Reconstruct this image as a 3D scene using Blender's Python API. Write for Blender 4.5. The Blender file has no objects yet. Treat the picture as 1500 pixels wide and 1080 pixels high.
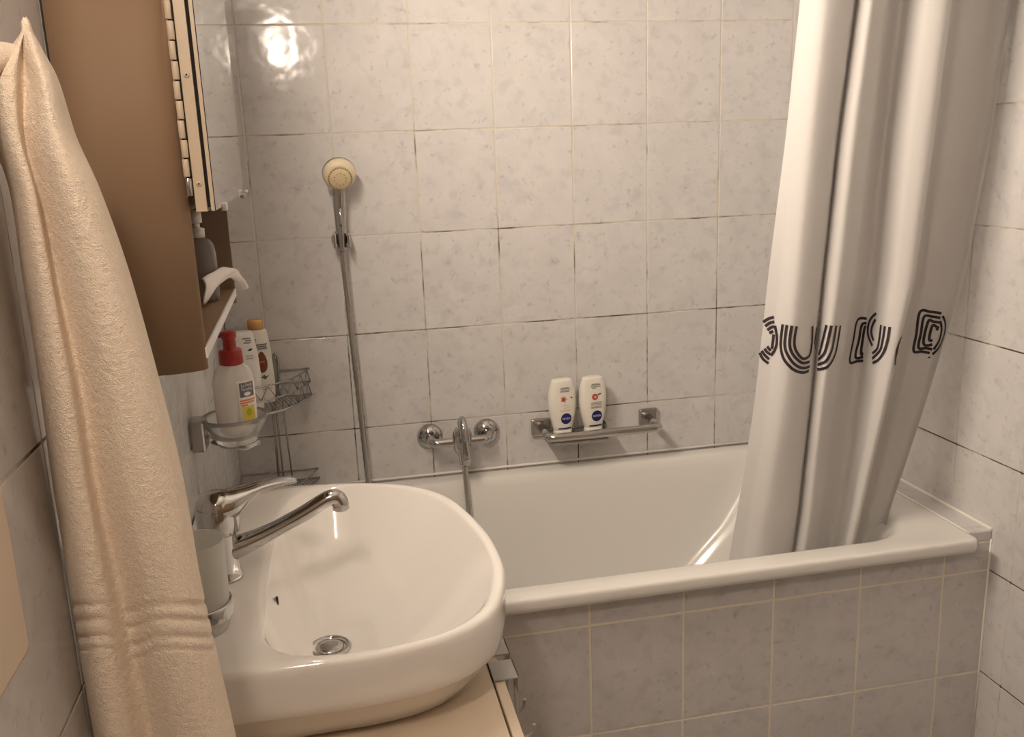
import bpy, bmesh, math, random
from mathutils import Vector, Matrix
random.seed(7)
C = bpy.context.scene.collection
sc = bpy.context.scene

# ---------------------------------------------------------------- camera, world, exposure
cam_d = bpy.data.cameras.new('camera')
cam = bpy.data.objects.new('camera', cam_d); C.objects.link(cam)
cam_d.sensor_fit = 'HORIZONTAL'; cam_d.sensor_width = 36.0
cam_d.lens = 36.0 * 1320.94 / 1500.0
cam_d.clip_start = 0.01
_r = Vector((0.978584, -0.202694, -0.035890)); _u = Vector((0.081150, 0.219639, 0.972200)); _f = Vector((0.189176, 0.954292, -0.231384))
_m = Matrix((( _r.x, _u.x, -_f.x), (_r.y, _u.y, -_f.y), (_r.z, _u.z, -_f.z))).to_4x4()
_m.translation = Vector((0.1695, -2.2825, 1.429))
cam.matrix_world = _m
sc.camera = cam
w = bpy.data.worlds.new('world'); sc.world = w; w.use_nodes = True
w.node_tree.nodes['Background'].inputs[0].default_value = (0.5, 0.45, 0.4, 1)
w.node_tree.nodes['Background'].inputs[1].default_value = 0.05
vs = sc.view_settings
vs.view_transform = 'Standard'; vs.look = 'None'; vs.gamma = 1; vs.use_curve_mapping = False
vs.exposure = 0.0
LAMP = 179.0         # radiance of the diffuser of the lamp over the mirror
BULB = 198.0         # radiance of the small globe on the left wall behind the camera
WARM = (1.0, 0.845, 0.695, 1)

# ---------------------------------------------------------------- material helpers
def mat(name, col, rough=0.5, metal=0.0, **kw):
    m = bpy.data.materials.new(name); m.use_nodes = True
    b = m.node_tree.nodes['Principled BSDF']
    b.inputs['Base Color'].default_value = (*col, 1)
    b.inputs['Roughness'].default_value = rough
    b.inputs['Metallic'].default_value = metal
    for k, v in kw.items():
        b.inputs[k.replace('_', ' ')].default_value = v
    return m
def N(m, t, **kw):
    n = m.node_tree.nodes.new(t)
    for k, v in kw.items(): setattr(n, k, v)
    return n
def L(m, a, b): m.node_tree.links.new(a, b)
def bsdf(m): return m.node_tree.nodes['Principled BSDF']
def ramp(m, fac, stops):
    r = N(m, 'ShaderNodeValToRGB')
    while len(r.color_ramp.elements) < len(stops): r.color_ramp.elements.new(0.5)
    for e, (p, c) in zip(r.color_ramp.elements, stops):
        e.position = p; e.color = (*c, 1)
    L(m, fac, r.inputs[0]); return r
def bump(m, h, strength, dist):
    b = N(m, 'ShaderNodeBump'); b.inputs['Strength'].default_value = strength; b.inputs['Distance'].default_value = dist
    L(m, h, b.inputs['Height']); L(m, b.outputs[0], bsdf(m).inputs['Normal']); return b
def noise(m, vec, scale, detail=2, rough=0.5):
    n = N(m, 'ShaderNodeTexNoise'); n.inputs['Scale'].default_value = scale
    n.inputs['Detail'].default_value = detail; n.inputs['Roughness'].default_value = rough
    if vec is not None: L(m, vec, n.inputs['Vector'])
    return n

# glazed grey wall tile: clouds and flecks that differ from tile to tile, slightly wavy glaze
def tile_material(name, tone):
    m = mat(name, (0.6, 0.6, 0.6), 0.13)
    tc = N(m, 'ShaderNodeTexCoord'); oi = N(m, 'ShaderNodeObjectInfo')
    add = N(m, 'ShaderNodeVectorMath', operation='ADD'); mul = N(m, 'ShaderNodeVectorMath', operation='SCALE')
    comb = N(m, 'ShaderNodeCombineXYZ')
    for i in range(3): L(m, oi.outputs['Random'], comb.inputs[i])
    L(m, comb.outputs[0], mul.inputs[0]); mul.inputs['Scale'].default_value = 37.0
    L(m, tc.outputs['Object'], add.inputs[0]); L(m, mul.outputs[0], add.inputs[1])
    v = add.outputs[0]
    n1 = noise(m, v, 13, 4, 0.6); n2 = noise(m, v, 55, 3, 0.6); n3 = noise(m, v, 30, 2, 0.5)
    r1 = ramp(m, n1.outputs[0], [(0.30, tuple(c * 0.93 for c in tone)), (0.62, tone), (0.8, tuple(min(1, c * 1.05) for c in tone))])
    r2 = ramp(m, n2.outputs[0], [(0.28, (0.80, 0.80, 0.82)), (0.40, (1, 1, 1))])
    r3 = ramp(m, n3.outputs[0], [(0.30, (0.90, 0.90, 0.915)), (0.47, (1, 1, 1))])
    a = N(m, 'ShaderNodeMix', data_type='RGBA', blend_type='MULTIPLY'); a.inputs[0].default_value = 1
    L(m, r1.outputs[0], a.inputs[6]); L(m, r2.outputs[0], a.inputs[7])
    b = N(m, 'ShaderNodeMix', data_type='RGBA', blend_type='MULTIPLY'); b.inputs[0].default_value = 1
    L(m, a.outputs[2], b.inputs[6]); L(m, r3.outputs[0], b.inputs[7])
    L(m, b.outputs[2], bsdf(m).inputs['Base Color'])
    wv = noise(m, v, 28, 1.5); bump(m, wv.outputs[0], 0.35, 0.0022)
    return m
M_TILE = tile_material('glazed_tile', (0.645, 0.63, 0.62))
def grout_material(name, light, dark, z0, vert):
    m = mat(name, light, 0.85)
    g = N(m, 'ShaderNodeNewGeometry')
    n = noise(m, g.outputs['Position'], 6.0, 4, 0.65)
    sx = N(m, 'ShaderNodeSeparateXYZ'); L(m, g.outputs['Position'], sx.inputs[0])
    def M2(op, a, b):
        q = N(m, 'ShaderNodeMath', operation=op)
        for i, v in enumerate((a, b)):
            if isinstance(v, (int, float)): q.inputs[i].default_value = v
            else: L(m, v, q.inputs[i])
        return q.outputs[0]
    # damp mould: more of it low down near the bath, and more along the level joints than in the upright ones
    mr = N(m, 'ShaderNodeMapRange'); mr.inputs[1].default_value = 1.75; mr.inputs[2].default_value = 0.7
    mr.inputs[3].default_value = -0.06; mr.inputs[4].default_value = 0.13
    L(m, sx.outputs[2], mr.inputs[0])
    fr = M2('ABSOLUTE', M2('SUBTRACT', M2('FLOORED_MODULO', M2('SUBTRACT', sx.outputs[2], z0 - TH/2), TH), TH/2), 0)
    up = M2('MULTIPLY', M2('GREATER_THAN', fr, 0.0035), -vert)
    ad = M2('ADD', M2('ADD', n.outputs[0], mr.outputs[0]), up)
    r = ramp(m, ad, [(0.48, light), (0.66, dark)])
    L(m, r.outputs[0], bsdf(m).inputs['Base Color'])
    return m
TH = 0.2476
M_GROUT = grout_material('grout', (0.62, 0.57, 0.48), (0.10, 0.065, 0.035), 1.74, 0.06)
M_GROUT_R = grout_material('grout_right', (0.62, 0.57, 0.48), (0.10, 0.065, 0.035), 1.74, 0.22)
M_GROUT_L = grout_material('grout_left', (0.62, 0.57, 0.48), (0.10, 0.065, 0.035), 1.193, 0.10)
M_GROUT_CLEAN = mat('clean_grout', (0.78, 0.72, 0.60), 0.85)
M_SEAL = mat('silicone', (0.86, 0.83, 0.77), 0.5)
M_ENAMEL = mat('bath_enamel', (0.76, 0.745, 0.71), 0.16, Coat_Weight=0.3)
M_CERAMIC = mat('sanitary_ceramic', (0.83, 0.80, 0.755), 0.07, Coat_Weight=0.5)
M_CHROME = mat('chrome', (0.50, 0.49, 0.48), 0.09, 1.0)
M_GREYP = mat('clear_grey_plastic', (0.62, 0.58, 0.56), 0.15, 0, IOR=1.3, Transmission_Weight=0.75)
M_WIRE = mat('dull_chrome_wire', (0.42, 0.40, 0.38), 0.25, 1.0)
M_SATIN = mat('satin_chrome', (0.50, 0.48, 0.46), 0.22, 1.0)
M_GREY = mat('grey_painted_steel', (0.42, 0.41, 0.39), 0.35, 0.3)
M_HOLE = mat('dark_recess', (0.012, 0.009, 0.007), 0.8)
M_BEIGE = mat('beige_laminate', (0.30, 0.197, 0.122), 0.6, 0, Specular_IOR_Level=0.25)
M_BEIGE3 = mat('darker_inner_panel', (0.24, 0.175, 0.125), 0.5)  # far side and back panel, a darker tone than the outer laminate
M_BEIGE2 = mat('pale_beige_laminate', (0.66, 0.54, 0.40), 0.35)
M_VAN = mat('cream_laminate', (0.66, 0.55, 0.42), 0.42)
M_CREAM = mat('cream_plastic', (0.72, 0.62, 0.44), 0.35)
M_WHITE = mat('white_plastic', (0.82, 0.80, 0.76), 0.3)
M_MIRROR = mat('mirror_silver', (0.86, 0.87, 0.86), 0.012, 1.0)
M_GLASS = mat('clear_glass', (0.97, 0.98, 0.97), 0.02, 0, IOR=1.45, Transmission_Weight=1.0)
M_FROST = mat('frosted_glass', (0.88, 0.88, 0.84), 0.45, 0, IOR=1.3, Transmission_Weight=0.6)
M_CLEARP = mat('cloudy_clear_plastic', (0.86, 0.83, 0.79), 0.22, 0, IOR=1.35, Transmission_Weight=0.35)
M_RED = mat('red_plastic', (0.30, 0.010, 0.007), 0.28)
M_BLACK = mat('black_print', (0.022, 0.012, 0.016), 0.6)
M_INK = mat('dark_grey_ink', (0.14, 0.13, 0.14), 0.6)
M_INK2 = mat('light_grey_ink', (0.32, 0.30, 0.29), 0.6)
M_BLUE = mat('deep_blue_ink', (0.006, 0.012, 0.12), 0.4)
M_WTEXT = mat('white_ink', (0.75, 0.75, 0.75), 0.5)
M_REDINK = mat('red_ink', (0.50, 0.07, 0.05), 0.5)
M_PINKINK = mat('pale_red_ink', (0.72, 0.42, 0.34), 0.5)
M_GREENINK = mat('dark_green_ink', (0.07, 0.10, 0.05), 0.5)
M_ORANGE = mat('orange_ink', (0.70, 0.22, 0.06), 0.5)
M_YELLOW = mat('yellow_ink', (0.72, 0.58, 0.08), 0.5)
M_BROWN = mat('brown_ink', (0.17, 0.045, 0.018), 0.4)
M_GOLD = mat('gold_plastic', (0.62, 0.36, 0.12), 0.25, 0.5)
M_PAPER = mat('soft_white_tissue', (0.84, 0.80, 0.76), 0.9)
M_PAINT = mat('white_paint', (0.58, 0.56, 0.53), 0.7)
M_FLOOR = mat('floor_tile', (0.30, 0.29, 0.28), 0.3)
def emission(name, col, s):
    m = bpy.data.materials.new(name); m.use_nodes = True
    nt = m.node_tree; nt.nodes.clear()
    e = nt.nodes.new('ShaderNodeEmission'); o = nt.nodes.new('ShaderNodeOutputMaterial')
    e.inputs[0].default_value = col; e.inputs[1].default_value = s
    nt.links.new(e.outputs[0], o.inputs[0]); return m
M_LAMP = emission('lamp_diffuser', WARM, LAMP)
M_BULB = emission('globe_lamp_glass', WARM, BULB)

def towel_material():
    m = mat('terry_towel', (0.93, 0.79, 0.64), 1.0, 0, Specular_IOR_Level=0.1)
    g = N(m, 'ShaderNodeNewGeometry'); sx = N(m, 'ShaderNodeSeparateXYZ'); L(m, g.outputs['Position'], sx.inputs[0])
    n = noise(m, g.outputs['Position'], 900, 2, 0.6); n2 = noise(m, g.outputs['Position'], 160, 3, 0.6)
    r = ramp(m, n2.outputs[0], [(0.3, (0.91, 0.76, 0.60)), (0.7, (0.97, 0.84, 0.70))]); L(m, r.outputs[0], bsdf(m).inputs['Base Color'])
    ad = N(m, 'ShaderNodeMath', operation='MULTIPLY_ADD'); L(m, n.outputs[0], ad.inputs[0]); ad.inputs[1].default_value = 0.6; L(m, n2.outputs[0], ad.inputs[2])
    bump(m, ad.outputs[0], 0.9, 0.003)
    return m
M_TOWEL = towel_material()
def curtain_material():
    m = mat('white_curtain_cloth', (0.60, 0.585, 0.57), 0.9, 0, Specular_IOR_Level=0.15)
    g = N(m, 'ShaderNodeNewGeometry')
    n = noise(m, g.outputs['Position'], 1400, 1, 0.5); n2 = noise(m, g.outputs['Position'], 26, 3, 0.55)
    ad = N(m, 'ShaderNodeMath', operation='MULTIPLY_ADD'); L(m, n.outputs[0], ad.inputs[0]); ad.inputs[1].default_value = 0.06; L(m, n2.outputs[0], ad.inputs[2])
    bump(m, ad.outputs[0], 0.35, 0.004)
    t = N(m, 'ShaderNodeBsdfTranslucent'); t.inputs[0].default_value = (0.84, 0.81, 0.78, 1)
    mx = N(m, 'ShaderNodeMixShader'); mx.inputs[0].default_value = 0.12
    out = m.node_tree.nodes['Material Output']
    L(m, bsdf(m).outputs[0], mx.inputs[1]); L(m, t.outputs[0], mx.inputs[2]); L(m, mx.outputs[0], out.inputs[0])
    return m
M_CURT = curtain_material()

# ---------------------------------------------------------------- mesh builder
class MB:
    def __init__(s): s.bm = bmesh.new()
    def box(s, x0, x1, y0, y1, z0, z1, bev=0.0, seg=2, mtx=None):
        vs = [s.bm.verts.new((x, y, z)) for x in (x0, x1) for y in (y0, y1) for z in (z0, z1)]
        fs = [s.bm.faces.new([vs[i] for i in q]) for q in ((0,1,3,2),(4,6,7,5),(0,4,5,1),(2,3,7,6),(0,2,6,4),(1,5,7,3))]
        if bev:
            es = list({e for f in fs for e in f.edges})
            r = bmesh.ops.bevel(s.bm, geom=es, offset=bev, segments=seg, affect='EDGES', profile=0.5)
            vs = list({v for f in r['faces'] for v in f.verts} | {v for v in vs if v.is_valid})
        if mtx is not None:
            for v in vs: v.co = mtx @ v.co
        return s
    def loft(s, rings, cap0=True, cap1=True, closed=True, smooth=True):
        R = [[s.bm.verts.new(p) for p in r] for r in rings]
        n = len(R[0])
        for a, b in zip(R, R[1:]):
            for i in range(n if closed else n - 1):
                j = (i + 1) % n
                f = s.bm.faces.new((a[i], a[j], b[j], b[i])); f.smooth = smooth
        if cap0 and closed: s.bm.faces.new(R[0][::-1])
        if cap1 and closed: s.bm.faces.new(R[-1])
        return R
    def lathe(s, prof, o=(0, 0, 0), axis=(0, 0, 1), n=32, cap0=True, cap1=True, smooth=True):
        a = Vector(axis).normalized(); o = Vector(o)
        t = Vector((1, 0, 0)) if abs(a.x) < 0.9 else Vector((0, 1, 0))
        u = (t - a * t.dot(a)).normalized(); v = a.cross(u)
        s.loft([[o + a * z + (u * math.cos(2*math.pi*i/n) + v * math.sin(2*math.pi*i/n)) * max(r, 1e-5) for i in range(n)] for r, z in prof], cap0, cap1, smooth=smooth)
        return s
    def tube(s, path, r, n=12, closed=False, sec=None, up=(0, 0, 1)):
        P = [Vector(p) for p in path]; k = len(P)
        rr = r if isinstance(r, (list, tuple)) else [r] * k
        rings = []; prev = None
        for i in range(k):
            if closed: d = P[(i+1) % k] - P[i-1]
            else: d = P[min(i+1, k-1)] - P[max(i-1, 0)]
            d.normalize()
            if prev is None:
                t = Vector(up)
                if abs(d.dot(t)) > 0.95: t = Vector((1, 0, 0))
                a = (t - d * t.dot(d)).normalized()
            else: a = (prev - d * prev.dot(d)).normalized()
            prev = a; b = d.cross(a)
            q = rr[i] if isinstance(rr[i], (list, tuple)) else (rr[i], rr[i])   # (half height along up, half width)
            rings.append([P[i] + a * math.cos(2*math.pi*j/n) * q[0] + b * math.sin(2*math.pi*j/n) * q[1] for j in range(n)])
        if closed: rings.append(rings[0]); s.loft(rings, False, False); bmesh.ops.remove_doubles(s.bm, verts=s.bm.verts, dist=1e-7)
        else: s.loft(rings)
        return s
    def poly(s, pts, d):                                    # flat polygon extruded by vector d
        d = Vector(d); a = [Vector(p) for p in pts]; s.loft([a, [p + d for p in a]], smooth=False); return s
    def grid(s, G, smooth=True):
        s.loft(G, False, False, closed=False, smooth=smooth); return s
def spline(P, per=8, closed=False):
    P = [Vector(p) for p in P]; n = len(P); out = []
    for i in range(n if closed else n - 1):
        g = (lambda k: P[k % n]) if closed else (lambda k: P[min(max(k, 0), n-1)])
        a, b, c, d = g(i-1), g(i), g(i+1), g(i+2)
        for j in range(per):
            f = j / per
            out.append(0.5*((2*b) + (c-a)*f + (2*a-5*b+4*c-d)*f*f + (3*b-a-3*c+d)*f**3))
    if not closed: out.append(P[-1])
    return out
def rrect(x0, x1, y0, y1, r, z, n=8):
    pts = []
    for cx, cy, a in ((x1-r, y1-r, 0), (x0+r, y1-r, 90), (x0+r, y0+r, 180), (x1-r, y0+r, 270)):
        for i in range(n + 1):
            t = math.radians(a + 90*i/n); pts.append((cx + r*math.cos(t), cy + r*math.sin(t), z))
    return pts

# ---------------------------------------------------------------- object helpers
def mtx_of(o):
    m = Matrix.Translation(o.location) @ o.rotation_euler.to_matrix().to_4x4()
    return mtx_of(o.parent) @ m if o.parent else m
def obj(name, mb, material, parent=None, local=False):
    """one mesh object; vertices are given in world space (or the parent's space when local)"""
    bmesh.ops.recalc_face_normals(mb.bm, faces=mb.bm.faces)
    me = bpy.data.meshes.new(name)
    if parent is not None and not local: mb.bm.transform(mtx_of(parent).inverted())
    mb.bm.to_mesh(me); mb.bm.free()
    for m in (material if isinstance(material, (list, tuple)) else [material]): me.materials.append(m)
    o = bpy.data.objects.new(name, me); C.objects.link(o)
    if parent is not None: o.parent = parent
    return o
def tag(o, label=None, cat=None, group=None, kind=None):
    for k, v in (('label', label), ('category', cat), ('group', group), ('kind', kind)):
        if v: o[k] = v
    return o
def thing(name, label, cat, loc=(0, 0, 0), rotz=0.0, group=None):
    o = bpy.data.objects.new(name, None); C.objects.link(o)
    o.empty_display_size = 0.05; o.location = loc; o.rotation_euler = (0, 0, rotz)
    return tag(o, label, cat, group)
def struct(name, mb, m, parent=None): return tag(obj(name, mb, m, parent), kind='structure')
def text_mb(body, size, fn, thick=0.0):
    """lettering as flat mesh; fn maps (x, y) in the plane of the letters to a point in space"""
    cu = bpy.data.curves.new('t', 'FONT'); cu.body = body; cu.size = size; cu.align_x = 'CENTER'; cu.align_y = 'CENTER'; cu.resolution_u = 3
    o = bpy.data.objects.new('t', cu); C.objects.link(o)
    dg = bpy.context.evaluated_depsgraph_get(); me = bpy.data.meshes.new_from_object(o.evaluated_get(dg))
    mb = MB(); vs = [mb.bm.verts.new(fn(v.co.x, v.co.y)) for v in me.vertices]
    for p in me.polygons:
        try: mb.bm.faces.new([vs[i] for i in p.vertices])
        except ValueError: pass
    bpy.data.objects.remove(o); bpy.data.curves.remove(cu); bpy.data.meshes.remove(me)
    return mb

# ================================================================ THE ROOM
X0, X1, YF, ZC = -0.095, 1.535, -3.0, 2.45
TH = 0.2476
ROWS = [1.74 + TH*k for k in range(3, -8, -1)]              # horizontal joints of the back and right wall
struct('floor', MB().box(X0-.1, X1+.1, YF-.1, .1, -.1, -.006), M_GROUT_CLEAN)
struct('ceiling', MB().box(X0-.1, X1+.1, YF-.1, .1, ZC, ZC+.1), M_PAINT)
wall_back = struct('wall_back', MB().box(X0-.1, X1+.1, .0010, .1, 0, ZC), M_GROUT)
wall_left = struct('wall_left', MB().box(X0-.1, X0-.0010, YF-.1, .1, 0, ZC), M_GROUT_L)
wall_right = struct('wall_right', MB().box(X1+.0010, X1+.1, YF-.1, .1, 0, ZC), M_GROUT_R)
struct('wall_front', MB().box(X0-.1, X1+.1, YF-.1, YF, 0, ZC), mat('brown_wood_paint', (.34, .22, .135), .5))
def tile_mesh(w, h, g=0.0015, t=0.004, c=0.0012):
    """a tile in its own plane: x right, y up, front face at z = 0; soft arris round the face"""
    mb = MB(); w2, h2 = w/2 - g, h/2 - g
    R = [[(-a, -b, z), (a, -b, z), (a, b, z), (-a, b, z)] for a, b, z in ((w2, h2, -t), (w2, h2, -c), (w2-c*.35, h2-c*.35, -c*.3), (w2-c, h2-c, 0))]
    mb.loft(R, smooth=False)
    bmesh.ops.recalc_face_normals(mb.bm, faces=mb.bm.faces)
    me = bpy.data.meshes.new('tile'); mb.bm.to_mesh(me); mb.bm.free(); return me
_tm = {}
def tiles(parent, us, vs, place, material, jit=0.0004, g=0.0015):
    for a, b in zip(us, us[1:]):
        for c, d in zip(vs, vs[1:]):
            k = (round(b-a, 4), round(d-c, 4), material.name, g)
            if k not in _tm:
                me = tile_mesh(k[0], k[1], g); me.materials.append(material); _tm[k] = me
            o = bpy.data.objects.new('tile', _tm[k]); C.objects.link(o)
            o.parent = parent; loc, rot = place((a+b)/2, (c+d)/2)
            o.location = loc
            o.rotation_euler = (rot[0] + random.uniform(-jit, jit)*3, rot[1], rot[2] + random.uniform(-jit, jit)*3)
H = math.pi/2
zr = sorted(ROWS)
zr = [z for z in zr if .45 < z < 2.49]; zr[-1] = ZC
tiles(wall_back, [X0] + [.2*i for i in range(0, 8)] + [X1], zr, lambda u, v: ((u, 0, v), (H, 0, 0)), M_TILE)
yr = [-2.965 + .2*i for i in range(15)] + [-.0]
zr2 = sorted(z for z in ROWS if -.02 < z < 2.49); zr2[-1] = ZC; zr2[0] = .004
tiles(wall_right, yr, zr2, lambda u, v: ((X1, u, v), (H, 0, -H)), M_TILE)
yl = [-2.84 + .2*i for i in range(15)] + [0]
zl = [.004] + [1.193 + TH*k for k in range(-4, 6)]; zl[-1] = ZC
tiles(wall_left, yl, zl, lambda u, v: ((X0, u, v), (H, 0, H)), M_TILE)
fl = bpy.data.objects['floor']
tiles(fl, [X0, .24, .57, .9, 1.23, X1], [-2.99, -2.66, -2.33, -2, -1.67, -1.34, -1.01, -.70], lambda u, v: ((u, v, 0), (0, 0, 0)), M_FLOOR)
# tiled apron in front of the bath, and the narrow tiled ledge between bath and right wall
apron = struct('wall_apron', MB().box(X0+.001, X1-.001, -.6992, -.672, 0, .562), M_GROUT_CLEAN)
tiles(apron, [X0+.002, .023] + [.023 + .2*i for i in range(1, 8)] + [X1-.0015], [.004, .2546, .5022, .572], lambda u, v: ((u, -.70, v), (H, 0, 0)), M_TILE, g=.0023)
ledge = struct('trim_1', MB().box(1.4785, X1-.001, -.6985, -.002, .53, .5945), M_GROUT_CLEAN)
tiles(ledge, [1.478, X1-.002], [-.7, -.56, -.36, -.16, -.004], lambda u, v: ((u, v, .5965), (0, 0, 0)), M_TILE)
tiles(ledge, [1.4785, X1-.002], [.573, .5955], lambda u, v: ((u, -.70, v), (H, 0, 0)), M_TILE, g=.0006)
sl = MB(); sl.tube([(1.5335, -.70, .5975), (1.5335, -.003, .5975)], .0035, 8); sl.tube([(X0+.002, -.0015, .604), (1.532, -.0015, .604)], .0035, 8)
sl.tube([(1.477, -.70, .5965), (1.477, -.004, .5965)], .002, 8); sl.tube([(1.5335, -.6995, .005), (1.5335, -.6995, .575)], .0025, 8)
struct('trim_2', sl, M_SEAL)

# ================================================================ LAMPS
t = thing('mirror_lamp', 'long warm lamp above the mirror cabinet', 'lamp', (.02, -1.0, 1.76), math.radians(3.0))
obj('base', MB().box(-.080, .0135, -.206, .256, -.004, .091, .002).box(.0135, .034, -.206, -.2005, -.004, .091, .001).box(.0135, .041, .2505, .256, -.004, .091, .001).box(.0135, .041, -.206, .256, -.004, -.0005, .001).box(.0135, .034, -.206, .256, .0855, .091, .001), M_WHITE, t, True)  # end caps and lips added to block light towards back wall and basin
obj('diffuser', MB().box(.014, .040, -.2, .25, .0, .085, .004), M_LAMP, t, True)
t = thing('wall_lamp', 'small warm globe lamp on the left wall behind the camera', 'lamp', (X0, -2.15, 1.965))
obj('backplate', MB().lathe([(.045, .0005), (.045, .008), (.02, .014), (.014, .030)], (X0, -2.15, 1.965), (1, 0, 0)), M_CHROME, t)
obj('globe', MB().lathe([(.050*math.sin(math.pi*i/16), -.050*math.cos(math.pi*i/16)) for i in range(17)], (-.016, -2.15, 1.965), (1, 0, 0), 28), M_BULB, t)

# ================================================================ BATH
t = thing('bathtub', 'white enamelled bath tub along the back wall', 'bathtub', (.7, -.36, .2))
b = MB()
o = dict(n=10)
rings = [rrect(.29, .89, -.46, -.26, .08, .170, **o), rrect(.18, .99, -.56, -.16, .12, .176, **o), rrect(.12, 1.06, -.600, -.12, .13, .207, **o), rrect(.085, 1.14, -.622, -.098, .13, .274, **o), rrect(.055, 1.27, -.642, -.076, .13, .395, **o), rrect(.035, 1.37, -.660, -.062, .13, .515, **o), rrect(.024, 1.41, -.670, -.053, .13, .562, **o), rrect(.014, 1.425, -.685, -.045, .12, .584, **o), rrect(-.05, 1.455, -.715, -.018, .03, .586, **o), rrect(X0+.010, 1.467, -.722, -.010, .012, .584, **o), rrect(X0+.004, 1.474, -.730, -.004, .012, .566, **o), rrect(X0+.003, 1.476, -.7365, -.003, .014, .569, **o), rrect(X0+.003, 1.476, -.738, -.003, .014, .578, **o),
         rrect(X0+.003, 1.476, -.738, -.003, .014, .590, **o), rrect(X0+.0038, 1.4752, -.7372, -.0035, .014, .5945, **o), rrect(X0+.006, 1.473, -.7345, -.005, .014, .5972, **o), rrect(X0+.010, 1.469, -.730, -.008, .014, .5981, **o), rrect(X0+.018, 1.460, -.722, -.012, .016, .5983, **o),
         rrect(.010, 1.395, -.688, -.044, .14, .5981, **o), rrect(.017, 1.388, -.681, -.050, .14, .5955, **o), rrect(.026, 1.379, -.672, -.056, .14, .588, **o),
         rrect(.034, 1.367, -.662, -.063, .14, .570, **o), rrect(.045, 1.335, -.649, -.072, .14, .520, **o), rrect(.065, 1.25, -.632, -.086, .13, .40, **o),
         rrect(.095, 1.13, -.612, -.108, .13, .28, **o), rrect(.13, 1.05, -.590, -.130, .13, .215, **o), rrect(.19, .98, -.55, -.17, .12, .185, **o), rrect(.3, .88, -.45, -.27, .08, .178, **o)]
b.loft(rings, True, True)
obj('basin', b, M_ENAMEL, t)
obj('drain', MB().lathe([(.036, 0), (.036, .004), (.028, .006), (.012, .003)], (.33, -.36, .178)), M_CHROME, t)
# ================================================================ BATH FITTINGS ON THE BACK WALL
t = thing('bath_mixer', 'chrome bath mixer tap on the tiled back wall', 'tap', (.47, 0, .70))
for x in (.394, .545):
    obj('escutcheon', MB().lathe([(.034, .0005), (.0345, .006), (.031, .014), (.022, .021), (.017, .024)], (x, 0, .711), (0, -1, 0)), M_CHROME, t)
b = MB(); b.tube(spline([(.394, -.022, .711), (.394, -.040, .709), (.400, -.051, .706), (.415, -.055, .705), (.47, -.055, .705), (.525, -.055, .705), (.539, -.051, .706), (.545, -.040, .709), (.545, -.022, .711)], 5), .0125, 16)
obj('crossbar', b, M_CHROME, t)
b = MB(); b.lathe([(.020, -.030), (.0235, -.022), (.025, 0), (.0245, .022), (.021, .034), (.012, .040), (.001, .041)], (.471, -.058, .708), (0, -.35, .94), 28)
obj('body', b, M_CHROME, t)
b = MB(); lq = spline([(.4708, -.066, .7595), (.4709, -.074, .7575), (.471, -.082, .752), (.4715, -.088, .738), (.472, -.094, .718), (.473, -.100, .698), (.474, -.106, .680), (.4745, -.109, .668)], 4)
b.tube(lq, [(.003, .013), (.007, .018), (.010, .021)] + [(.0125, .0235)]*14 + [(.0118, .0225 - .0009*i) for i in range(len(lq)-18)] + [(.006, .009)], 24, up=(0, -1, 0))
lv = obj('lever', b, M_CHROME, t)
obj('cover_dot', MB().lathe([(.0065, 0), (.0065, .002)], (.4715, -.0995, .741), (0, -.95, .3), 16), M_HOLE, lv)
b = MB(); b.lathe([(.019, .03), (.020, .01), (.017, -.012), (.0145, -.018), (.0145, -.036), (.012, -.040)], (.4745, -.062, .682), (0, 0, 1), 24)
obj('outlet', b, M_CHROME, t)

t = thing('shower_bracket', 'small chrome wall bracket clasping the hand shower', 'bracket', (.2044, 0, 1.24))
obj('wall_plate', MB().lathe([(.024, .0005), (.0245, .006), (.020, .012), (.014, .014)], (.2044, 0, 1.24), (0, -1, 0), 28), M_CHROME, t)
b = MB(); b.box(.192, .217, -.036, -.012, 1.228, 1.252, .004)
obj('arm', b, M_CHROME, t)
for s in (-1, 1):
    obj('jaw', MB().box(.2044 + s*.0165 - .004, .2044 + s*.0165 + .004, -.070, -.030, 1.222, 1.258, .003), M_CHROME, t)

t = thing('hand_shower', 'chrome hand shower with a round cream head', 'shower head', (.2045, -.05, 1.22))
hp = spline([(.2047, -.052, 1.216), (.2043, -.052, 1.25), (.2048, -.053, 1.30), (.2060, -.058, 1.345), (.2085, -.066, 1.385)], 6)
b = MB(); b.tube(hp, [.0095 + .006*min(1, i/16) for i in range(len(hp))], 20, up=(1, 0, 0)); obj('handle', b, M_SATIN, t)
b = MB(); b.tube([(.2050, -.0665, 1.275), (.2052, -.0685, 1.295), (.2056, -.0715, 1.318)], [.0025, .0045, .0025], 10, up=(1, 0, 0)); obj('grip_inlay', b, M_CHROME, t)
ax = Vector((.05, -.93, -.36)).normalized(); o0 = Vector((.2095, -.070, 1.402))
obj('head_shell', MB().lathe([(.010, -.020), (.026, -.016), (.036, -.004), (.0395, .006), (.0385, .010)], o0, ax, 36), M_SATIN, t)
hd = obj('head', MB().lathe([(.0388, .010), (.0382, .016), (.034, .024), (.026, .028)], o0, ax, 36), M_CREAM, t)
tag(hd, 'cream plastic spray head')
fc = obj('spray_face', MB().lathe([(.026, .0285), (.0245, .030), (.012, .0315), (.001, .032)], o0 + Vector((0, 0, -.005)), ax, 28), mat('yellowed_plastic', (.62, .50, .31), .45), hd)
b = MB(); u = ax.orthogonal().normalized(); v = ax.cross(u)
for k in range(28):
    a = 2*math.pi*k/28; p = o0 + Vector((0, 0, -.005)) + ax*.0285 + (u*math.cos(a) + v*math.sin(a))*.027
    b.lathe([(.0017, 0), (.0012, .003)], p, ax, 6)
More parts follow.
